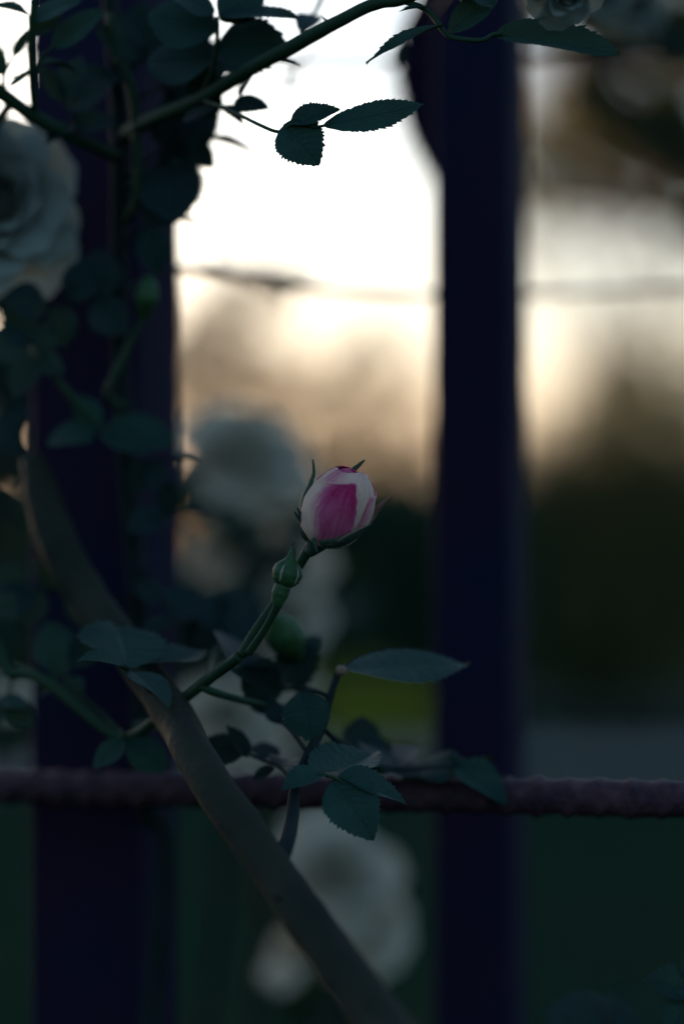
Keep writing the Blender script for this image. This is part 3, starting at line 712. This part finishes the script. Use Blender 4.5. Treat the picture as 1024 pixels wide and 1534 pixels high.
# ------------------------------------------------------------------ upper climbing rose with the big white bloom
upper = thing('climbing_rose', 'tall leafy rose climbing the thick post with a big white bloom', 'rose', (-.155, .925, 0))
mainst = [Vector((-.155, .925, -.01)), Vector((-.15, .925, .5)), P(230, 1500, .93), P(215, 1200, .935), P(205, 900, .935), P(185, 620, .93), P(178, 400, .92), P(180, 260, .91), P(175, 120, .905), P(165, 0, .90), P(150, -200, .89)]
wpart('cane', *tube(mainst, [.005, .005, .0042, .004, .0038, .0036, .0035, .0034, .0032, .003, .0024], 8, 10, .12), M['twig'], upper)
br = [P(180, 205, .91), P(225, 180, .885), P(300, 148, .86), P(370, 105, .84), P(440, 68, .825), P(510, 30, .815), P(560, 6, .81), P(600, 0, .805), P(650, -20, .80), P(720, -60, .79)]
wpart('branch', *tube(br, [.0030, .0029, .0027, .0026, .0025, .0022, .0021, .0017, .0015, .001], 7, 10, .1), M['stem'], upper)
for tv_, tf_ in thorns(br[2:7], [.0024] * 5, 4, 9, .0022): wpart('prickle', tv_, tf_, M['stem'], upper)
lb = [P(180, 235, .91), P(120, 210, .885), P(60, 180, .87), P(10, 145, .86), P(-40, 110, .85), P(-120, 60, .84)]
wpart('branch', *tube(lb, [.0028, .0026, .0026, .0025, .0024, .002], 7, 10, .1), M['stem'], upper)
tw = [P(52, 172, .868), P(48, 120, .855), P(46, 60, .845), P(50, 10, .84), P(54, -60, .835)]
wpart('branch', *tube(tw, [.0015, .0013, .0012, .0012, .001], 6, 8, .1), M['stem'], upper)
wpart('branch', *tube([P(178, 330, .92), P(205, 300, .90), P(200, 150, .89), P(178, 80, .885), P(165, 20, .88)], [.0022, .002, .002, .0018, .0015], 6, 8), M['stem'], upper)
# drooping stalk and three sharp leaflets against the sky
leaf_group(upper, [(300, 148, .86), (345, 165, .83), (385, 185, .812), (418, 197, .803), (440, 185, .800), (470, 190, .800), (492, 186, .80)], [
    ((424, 187, .801), (478, 238, .796), (.05, -.93, .30), LH2, 1.15), ((434, 187, .800), (508, 158, .802), (-.1, -.75, .60), LH1, .95), ((484, 188, .80), (634, 161, .803), (-.05, -.85, .45), leaf_mesh(41, .34, .12, -.06, 19), 1.0)], (.0007, .0005))
leaf_group(upper, [(300, 148, .86), (325, 158, .85), (348, 160, .845)], [((350, 152, .845), (401, 158, .84), (.1, -.85, .5), 2, 1.0), ((330, 158, .85), (365, 178, .845), (0, -.4, .9), 1), ((325, 160, .85), (270, 172, .86), (0, -.7, .6), 0, 1.2)], mat='twig', bank=LD)
# leaves at the upper right edge of the post, dark before the sky
leaf_group(upper, [(178, 300, .915), (230, 250, .90), (285, 215, .895), (305, 208, .89)], [
    ((302, 208, .89), (382, 214, .885), (0, -.12, .98), 1, .9), ((285, 212, .893), (318, 250, .89), (-.5, -.8, .3), 0, 1.2), ((275, 215, .893), (325, 160, .89), (-.3, -.9, .2), 2, 1.3), ((250, 235, .9), (262, 330, .89), (-.2, -.95, .2), 2, 1.3), ((240, 245, .9), (300, 290, .9), (-.3, -.85, .4), 3, 1.0), ((262, 225, .897), (250, 150, .89), (.1, -.95, .1), 0, 1.3)], mat='twig', bank=LD)
leaf_group(upper, [(180, 380, .92), (210, 345, .905), (245, 330, .90)], [((245, 328, .90), (300, 327, .895), (0, -.2, .98), 1, .9), ((225, 338, .9), (235, 410, .9), (-.2, -.95, .2), 0, 1.2), ((220, 338, .9), (262, 285, .9), (-.2, -.95, .2), 2, 1.2)], mat='twig', bank=LD)
# fan of large leaves along the branch, upper left
leaf_group(upper, [(300, 148, .86), (318, 105, .85), (325, 60, .84), (325, 25, .835)], [
    ((330, 22, .835), (443, 12, .828), (0, -.5, .85), 0, .95), ((322, 18, .835), (245, -20, .83), (0, -.7, .7), 2, 1.1), ((325, 70, .845), (430, 62, .84), (.1, -.9, .35), 2, 1.25), ((322, 50, .84), (220, 12, .845), (-.1, -.92, .35), 0, 1.3),
    ((320, 90, .85), (215, 85, .86), (-.1, -.92, .3), 0, 1.2), ((330, 30, .835), (395, -25, .84), (.1, -.9, .4), 0, 1.2), ((318, 100, .85), (300, 180, .87), (-.2, -.95, .1), 5, 1.2)], (.0010, .0008))
leaf_group(upper, [(370, 105, .84), (385, 95, .842), (398, 88, .843)], [((395, 92, .842), (450, 88, .838), (0, -.3, .95), 1, .9), ((388, 96, .842), (340, 60, .86), (0, -.95, .2), 2, 1.2), ((390, 100, .84), (352, 120, .86), (0, -.95, .2), 0, 1.3)], mat='twig')
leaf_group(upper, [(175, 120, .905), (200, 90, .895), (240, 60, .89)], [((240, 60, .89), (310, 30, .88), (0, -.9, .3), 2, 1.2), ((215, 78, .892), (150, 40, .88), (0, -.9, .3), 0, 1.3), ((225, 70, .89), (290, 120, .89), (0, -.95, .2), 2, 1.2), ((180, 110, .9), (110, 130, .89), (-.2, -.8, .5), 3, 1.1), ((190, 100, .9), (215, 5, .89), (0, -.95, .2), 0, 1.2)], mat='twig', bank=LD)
leaf_group(upper, [(48, 60, .845), (45, 35, .843), (44, 22, .842)], [((44, 24, .842), (-14, -2, .836), (.1, -.6, .8), 1, .8), ((48, 30, .842), (118, -8, .84), (-.1, -.7, .7), 0, 1.0), ((46, 55, .845), (95, 22, .85), (0, -.85, .4), 3, .8)])
leaf_group(upper, [(50, 110, .853), (62, 85, .85), (80, 70, .848)], [((80, 70, .848), (150, 10, .845), (-.1, -.85, .5), 0, .9), ((60, 95, .85), (120, 95, .86), (0, -.5, .85), 1, .8), ((56, 100, .852), (10, 130, .85), (0, -.7, .5), 5, .5)])
leaf_group(upper, [(10, 145, .86), (5, 115, .855), (20, 85, .85)], [((20, 85, .85), (45, 40, .85), (.1, -.9, .3), 5, .6), ((8, 110, .855), (-40, 60, .85), (0, -.9, .3), 0), ((10, 118, .855), (45, 108, .85), (0, -.3, .95), 5, .5)])
leaf_group(upper, [(120, 210, .885), (110, 175, .88), (95, 150, .875)], [((95, 152, .875), (60, 95, .87), (.1, -.95, .2), 5, .8), ((100, 160, .877), (165, 120, .87), (0, -.85, .5), 0, 1.1), ((112, 185, .88), (70, 205, .87), (0, -.7, .7), 1), ((112, 180, .88), (175, 180, .88), (0, -.8, .5), 2, 1.1), ((98, 150, .875), (120, 80, .88), (0, -.95, .2), 0, 1.0)], bank=LD)
# leaves and a bud lower on the post
leaf_group(upper, [(185, 620, .93), (160, 640, .915), (145, 645, .91)], [((140, 640, .91), (72, 662, .90), (-.1, -.75, .65), 2, 1.1), ((150, 646, .91), (222, 690, .90), (.1, -.7, .7), 3, .8), ((150, 640, .91), (110, 590, .91), (0, -.9, .3), 0), ((165, 645, .915), (255, 655, .90), (0, -.9, .4), 0, 1.0)], mat='stem')
wpart('green_bud', *tube([P(213, 480, .905), P(217, 465, .903), P(220, 445, .90), P(223, 425, .90), P(225, 412, .90)], [.0012, .003, .0046, .0035, .0005], 5, 10), M['budgreen'], upper)
wpart('branch', *tube([P(186, 610, .928), P(160, 590, .91), P(185, 535, .908), P(213, 480, .905)], [.0016, .0014, .0013, .0012], 5, 8), M['stem'], upper)
wpart('branch', *tube([P(187, 670, .93), P(150, 640, .912), P(95, 580, .905), P(50, 520, .90)], [.0018, .0016, .0015, .0012], 5, 8), M['stem'], upper)
leaf_group(upper, [(95, 580, .905), (70, 545, .90), (50, 525, .90)], [((60, 530, .90), (75, 478, .90), (0, -.95, .2), 0, 1.2), ((45, 528, .90), (-20, 500, .895), (0, -.9, .3), 2, 1.2), ((50, 535, .90), (20, 590, .89), (0, -.9, .2), 0, 1.0), ((55, 528, .90), (95, 560, .9), (0, -.9, .2), 2), ((45, 520, .9), (10, 455, .9), (0, -.95, .2), 0, 1.2)], bank=LD)
leaf_group(upper, [(205, 760, .935), (240, 770, .925), (268, 768, .92)], [((268, 768, .92), (335, 762, .92), (0, -.15, .98), 1, .7), ((245, 770, .925), (195, 790, .91), (0, -.9, .4), 0), ((250, 770, .925), (255, 720, .92), (0, -.9, .2), 2)], mat='twig', bank=LD)
leaf_group(upper, [(195, 700, .935), (230, 690, .925), (255, 688, .92)], [((255, 688, .92), (300, 682, .92), (0, -.2, .98), 1, .8), ((240, 690, .92), (225, 735, .915), (0, -.95, .2), 0), ((230, 690, .92), (190, 735, .92), (0, -.95, .2), 2)], mat='twig', bank=LD)
leaf_group(upper, [(210, 850, .935), (240, 880, .925), (255, 930, .915)], [((255, 930, .915), (205, 950, .91), (0, -.8, .5), 1), ((250, 920, .92), (300, 880, .93), (0, -.95, .2), 2, 1.2), ((245, 900, .92), (200, 870, .92), (0, -.95, .2), 0)], mat='twig', bank=LD)
leaf_group(upper, [(205, 900, .935), (120, 890, .92), (40, 880, .91)], [((40, 880, .91), (-20, 850, .905), (0, -.9, .3), 0), ((60, 882, .91), (30, 935, .905), (0, -.9, .3), 2, 1.2), ((90, 886, .915), (60, 830, .91), (0, -.9, .3), 0), ((50, 880, .91), (-10, 920, .9), (0, -.9, .3), 2), ((110, 888, .915), (120, 940, .91), (0, -.9, .3), 0)], mat='twig', bank=LD)
leaf_group(upper, [(180, 440, .925), (130, 450, .91), (70, 460, .90)], [((70, 460, .90), (10, 440, .89), (0, -.9, .3), 2, 1.2), ((110, 452, .905), (130, 385, .9), (0, -.95, .2), 0, 1.2), ((90, 456, .905), (95, 520, .905), (0, -.95, .2), 0, 1.2), ((140, 448, .91), (190, 500, .91), (0, -.95, .2), 2, 1.2), ((150, 446, .91), (150, 370, .91), (0, -.95, .2), 2, 1.2)], mat='twig', bank=LD)
# sprig over the narrow post: long drooping leaflet left, toothed leaflet right
LS1 = leaf_mesh(51, .30, .5, .15, 15); LS2 = leaf_mesh(52, .44, .4, .06, 19, n=57)
leaf_group(upper, [(600, 0, .805), (640, 15, .803), (668, 50, .80), (690, 58, .797), (722, 60, .795), (738, 52, .794), (752, 50, .793)], [
    ((664, 38, .80), (542, 78, .806), (.1, -.55, .8), LS1, .95), ((672, 48, .80), (750, -18, .806), (.3, -.75, .5), LS2, .9), ((742, 51, .794), (928, 72, .788), (-.05, -.72, .66), LS2, .9), ((640, 12, .803), (600, 8, .80), (0, -.5, .8), 1, .6)], (.0010, .0008))
leaf_group(upper, [(600, 0, .805), (640, -20, .80), (690, -30, .797)], [((690, -30, .797), (740, 5, .80), (.1, -.6, .8), 2), ((660, -24, .80), (705, 10, .81), (0, -.6, .8), 0)])
# withered bits on a thread
leaf_group(upper, [(440, 68, .825), (455, 45, .86), (475, 8, .88), (490, -30, .90)], [((452, 52, .85), (478, 6, .87), (-.2, -.9, .1), 5, .6)], mat='twig', bank=LD)
leaf_group(upper, [(490, -30, .90), (470, 60, .99), (440, 115, 1.02), (428, 140, 1.03)], [((440, 108, 1.02), (425, 138, 1.03), (-.3, -.9, .1), 0, .8), ((455, 88, 1.0), (440, 112, 1.0), (-.5, -.8, 0), 5, .7)], (.0006, .0004), mat='twig', bank=LD)
leaf_group(upper, [(650, -20, .80), (625, 20, .92), (598, 60, 1.0)], [((600, 60, 1.0), (592, 100, 1.0), (0, -1, .1), 0, .7)], (.0006, .0004), mat='twig', bank=LD)
leaf_group(upper, [(720, -60, .79), (680, -20, .95), (650, 20, 1.03)], [((640, -30, 1.32), (655, 285, 1.36), (0, -1, .1), leaf_mesh(61, .36, .1, .0, 12, mat=M['post']), 1.0)], (.0008, .0004), mat='twig', bank=LD)
leaf_group(upper, [(210, 850, .935), (240, 815, 1.0), (272, 775, 1.03)], [((268, 768, 1.03), (312, 808, 1.04), (.2, -.7, .7), leaf_mesh(71, .6, .3, .1, mat=M['sunlit_dry_leaf']), .8), ((272, 840, 1.04), (300, 828, 1.04), (0, -.5, .8), leaf_mesh(72, .3, .3, .1, mat=M['sunlit_dry_leaf']), .8), ((271, 780, 1.03), (272, 838, 1.04), (.5, -.8, .2), leaf_mesh(73, .2, .2, .1, mat=M['sunlit_dry_leaf']), .8)], (.0007, .0005), mat='twig')
# extra dark leaves filling the gap between post and sky
for q_ in ([(262, 120, .90), (330, 150, .89)], [(255, 170, .9), (318, 195, .89)], [(250, 220, .9), (300, 245, .895)], [(300, 120, .87), (345, 75, .86)], [(250, 60, .89), (330, 95, .88)], [(250, 255, .9), (285, 285, .9)]):
    b_, t_ = q_; leaf_group(upper, [(178, b_[1] + 60, .91), (220, b_[1] + 20, .905), b_], [(b_, t_, (-.1, -.92, .3), 0, 1.1), (b_, (b_[0] + 20, b_[1] - 55, b_[2]), (-.1, -.92, .3), 2, 1.0), (b_, (b_[0] + 15, b_[1] + 55, b_[2]), (-.1, -.92, .3), 1, 1.1)], mat='twig', bank=LD)
# leaves lying along the upper rod
leaf_group(upper, [(180, 440, .925), (262, 398, 1.0), (330, 408, 1.15), (365, 412, 1.28)], [((325, 407, 1.28), (430, 414, 1.36), (0, -.22, .95), 1, .8), ((370, 412, 1.28), (470, 402, 1.36), (0, -.2, .95), 0, .7)], (.0010, .0006), mat='twig', bank=LD)
# white blooms
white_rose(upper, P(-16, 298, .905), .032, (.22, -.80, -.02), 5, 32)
wpart('flower_stalk', *tube([P(20, 150, .868), P(-10, 200, .90), P(-12, 290, .925), P(0, 296, .915)], [.0018] * 4, 5, 8), M['stem'], upper)
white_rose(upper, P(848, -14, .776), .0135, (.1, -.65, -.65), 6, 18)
wpart('flower_stalk', *tube([P(720, -60, .79), P(800, -80, .81), P(846, -34, .784)], [.0012] * 3, 5, 8), M['stem'], upper)

# ------------------------------------------------------------------ rose bushes behind the fence with blurred white roses
def rose_bush(label, base, blooms, leaves, seed, stems):
    t = thing('rose_bush', label, 'rose', base, None)
    for i, st in enumerate(stems):
        wpart('stem', *tube([Vector(base) + Vector((.01 * i, .005 * i, -.01))] + st, [.005, .004, .003, .002][:len(st) + 1] if len(st) < 4 else [.005, .0045, .004, .003, .002], 6, 8, .1, seed=i), M['twig'], t)
    for i, (x, y, d, r_, f) in enumerate(blooms):
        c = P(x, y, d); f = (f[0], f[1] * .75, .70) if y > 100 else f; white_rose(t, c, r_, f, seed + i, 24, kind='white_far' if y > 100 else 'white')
        wpart('flower_stalk', *tube([c - Vector(f).normalized() * r_ * .5, c + Vector((0, .02, .01 if y < 100 else -.03)), c + Vector((.01, .05, .08 if y < 100 else -.12))], [.002, .002, .0022], 5, 7), M['stem'], t)
    r = random.Random(seed)
    for (x, y, d, sp, cnt) in leaves:
        for k in range(cnt):
            px, py, dd = x + r.gauss(0, sp), y + r.gauss(0, sp), d + r.uniform(-.05, .05)
            a = r.uniform(0, 6.28); ln = r.uniform(55, 85) * .8 / d * 1.2
            leaf_group(t, [(px - 20, py + 30, dd + .02), (px - 8, py + 10, dd), (px, py, dd)],
                       [((px, py, dd), (px + math.cos(a + q) * ln, py + math.sin(a + q) * ln, dd + r.uniform(-.02, .02)), (r.uniform(-.4, .4), -.85, r.uniform(.1, .7)), r.randint(0, 3), 1.1) for q in (0, 1.3, -1.3)], mat='twig', bank=LD)
    return t
rose_bush('rose bush behind the fence with pale blooms left of the pink bud', (-.12, 1.45, 0),
          [(365, 668, 1.38, .034, (.2, -.8, .55)), (318, 690, 1.40, .024, (-.3, -.8, .5)), (420, 700, 1.40, .024, (.4, -.8, .4)), (420, 842, 1.42, .029, (.1, -.95, .3)), (335, 812, 1.42, .025, (-.2, -.9, .3)), (440, 915, 1.40, .022, (.3, -.9, .2)),
           (338, 1068, 1.36, .027, (0, -.95, .3)), (385, 1105, 1.36, .018, (.2, -.95, .2)), (425, 1020, 1.38, .018, (.2, -.9, .4)), (345, 935, 1.45, .022, (-.2, -.9, .2))],
          [(350, 905, 1.33, 38, 5), (300, 960, 1.38, 40, 4), (390, 775, 1.30, 12, 1), (480, 930, 1.5, 30, 4), (500, 1170, 1.45, 40, 3), (290, 740, 1.36, 15, 2)], 3,
          [[Vector((-.10, 1.45, .5)), P(400, 1300, 1.44), P(380, 1000, 1.45), P(365, 720, 1.42)], [Vector((-.13, 1.46, .5)), P(330, 1350, 1.44), P(330, 1100, 1.45), P(300, 800, 1.45)]])
rose_bush('low rose bush behind the ribbed bar with white blooms beside the thick cane', (.0, 1.36, 0),
          [(505, 1300, 1.30, .031, (.1, -.9, .4)), (545, 1370, 1.32, .027, (.3, -.9, .2)), (445, 1415, 1.30, .021, (-.5, -.5, .2)), (425, 1440, 1.33, .014, (-.3, -.2, .2)), (480, 1250, 1.34, .022, (-.2, -.9, .4)), (530, 1430, 1.34, .018, (.1, -.95, 0))],
          [(470, 1500, 1.36, 30, 2)], 43, [[Vector((0, 1.36, .4)), P(500, 1500, 1.36), P(500, 1320, 1.345)], [Vector((.01, 1.36, .4)), P(560, 1500, 1.37), P(540, 1390, 1.36)]])
rose_bush('rose bush at the left of the thick post with a single pale bloom', (-.32, 1.3, 0),
          [(12, 1035, 1.2, .012, (.1, -.95, .2)), (-5, 575, 1.3, .018, (.2, -.95, .1))], [(0, 850, 1.25, 40, 5), (-20, 960, 1.25, 40, 5), (0, 690, 1.24, 35, 8), (15, 600, 1.22, 25, 7), (30, 645, 1.2, 14, 5), (25, 520, 1.2, 22, 6), (15, 455, 1.22, 20, 5), (10, 1110, 1.25, 30, 3)], 63,
          [[Vector((-.30, 1.3, .5)), P(-40, 1150, 1.3), P(-20, 800, 1.3), P(-15, 600, 1.31)]])
rose_bush('rose bush rising beyond the narrow post with white blooms under the dark tree', (.29, 1.3, 0),
          [(950, 10, 1.12, .015, (.1, -.8, -.5)), (905, -10, .99, .012, (.0, -.8, -.5))], [(1060, 60, 1.15, 20, 2)], 83, [[Vector((.30, 1.3, .6)), P(1350, 900, 1.3), P(1300, 100, 1.25), P(1060, -150, 1.17)]])
# low rose in the lower right corner
low = thing('rose_bush', 'low rose sprig with pale-rimmed leaves by the foot of the narrow post', 'rose', (.165, .80, 0))
wpart('stem', *tube([Vector((.165, .80, -.01)), Vector((.17, .80, .5)), Vector((.155, .80, .9)), P(1060, 1600, .80), P(1040, 1540, .795), P(1030, 1500, .79)], [.004, .0035, .003, .0022, .002, .0015], 7, 8), M['stem'], low)
leaf_group(low, [(1030, 1500, .79), (1026, 1490, .788), (1024, 1480, .788)], [((1040, 1490, .788), (972, 1458, .786), (.1, -.6, .75), LH3, 1.4), ((1040, 1478, .785), (1000, 1555, .775), (-.5, -.75, .45), LH1, 1.2), ((1030, 1470, .79), (1040, 1420, .79), (0, -.9, .3), 0)])
leaf_group(low, [(1060, 1600, .80), (1000, 1570, .74), (960, 1540, .73)], [((985, 1545, .73), (920, 1480, .72), (0, -.9, .4), LD[0], 1.2), ((960, 1560, .73), (820, 1510, .72), (0, -.6, .7), LD[2], 1.0), ((930, 1580, .73), (850, 1560, .72), (0, -.6, .7), LD[1], 1.0)])
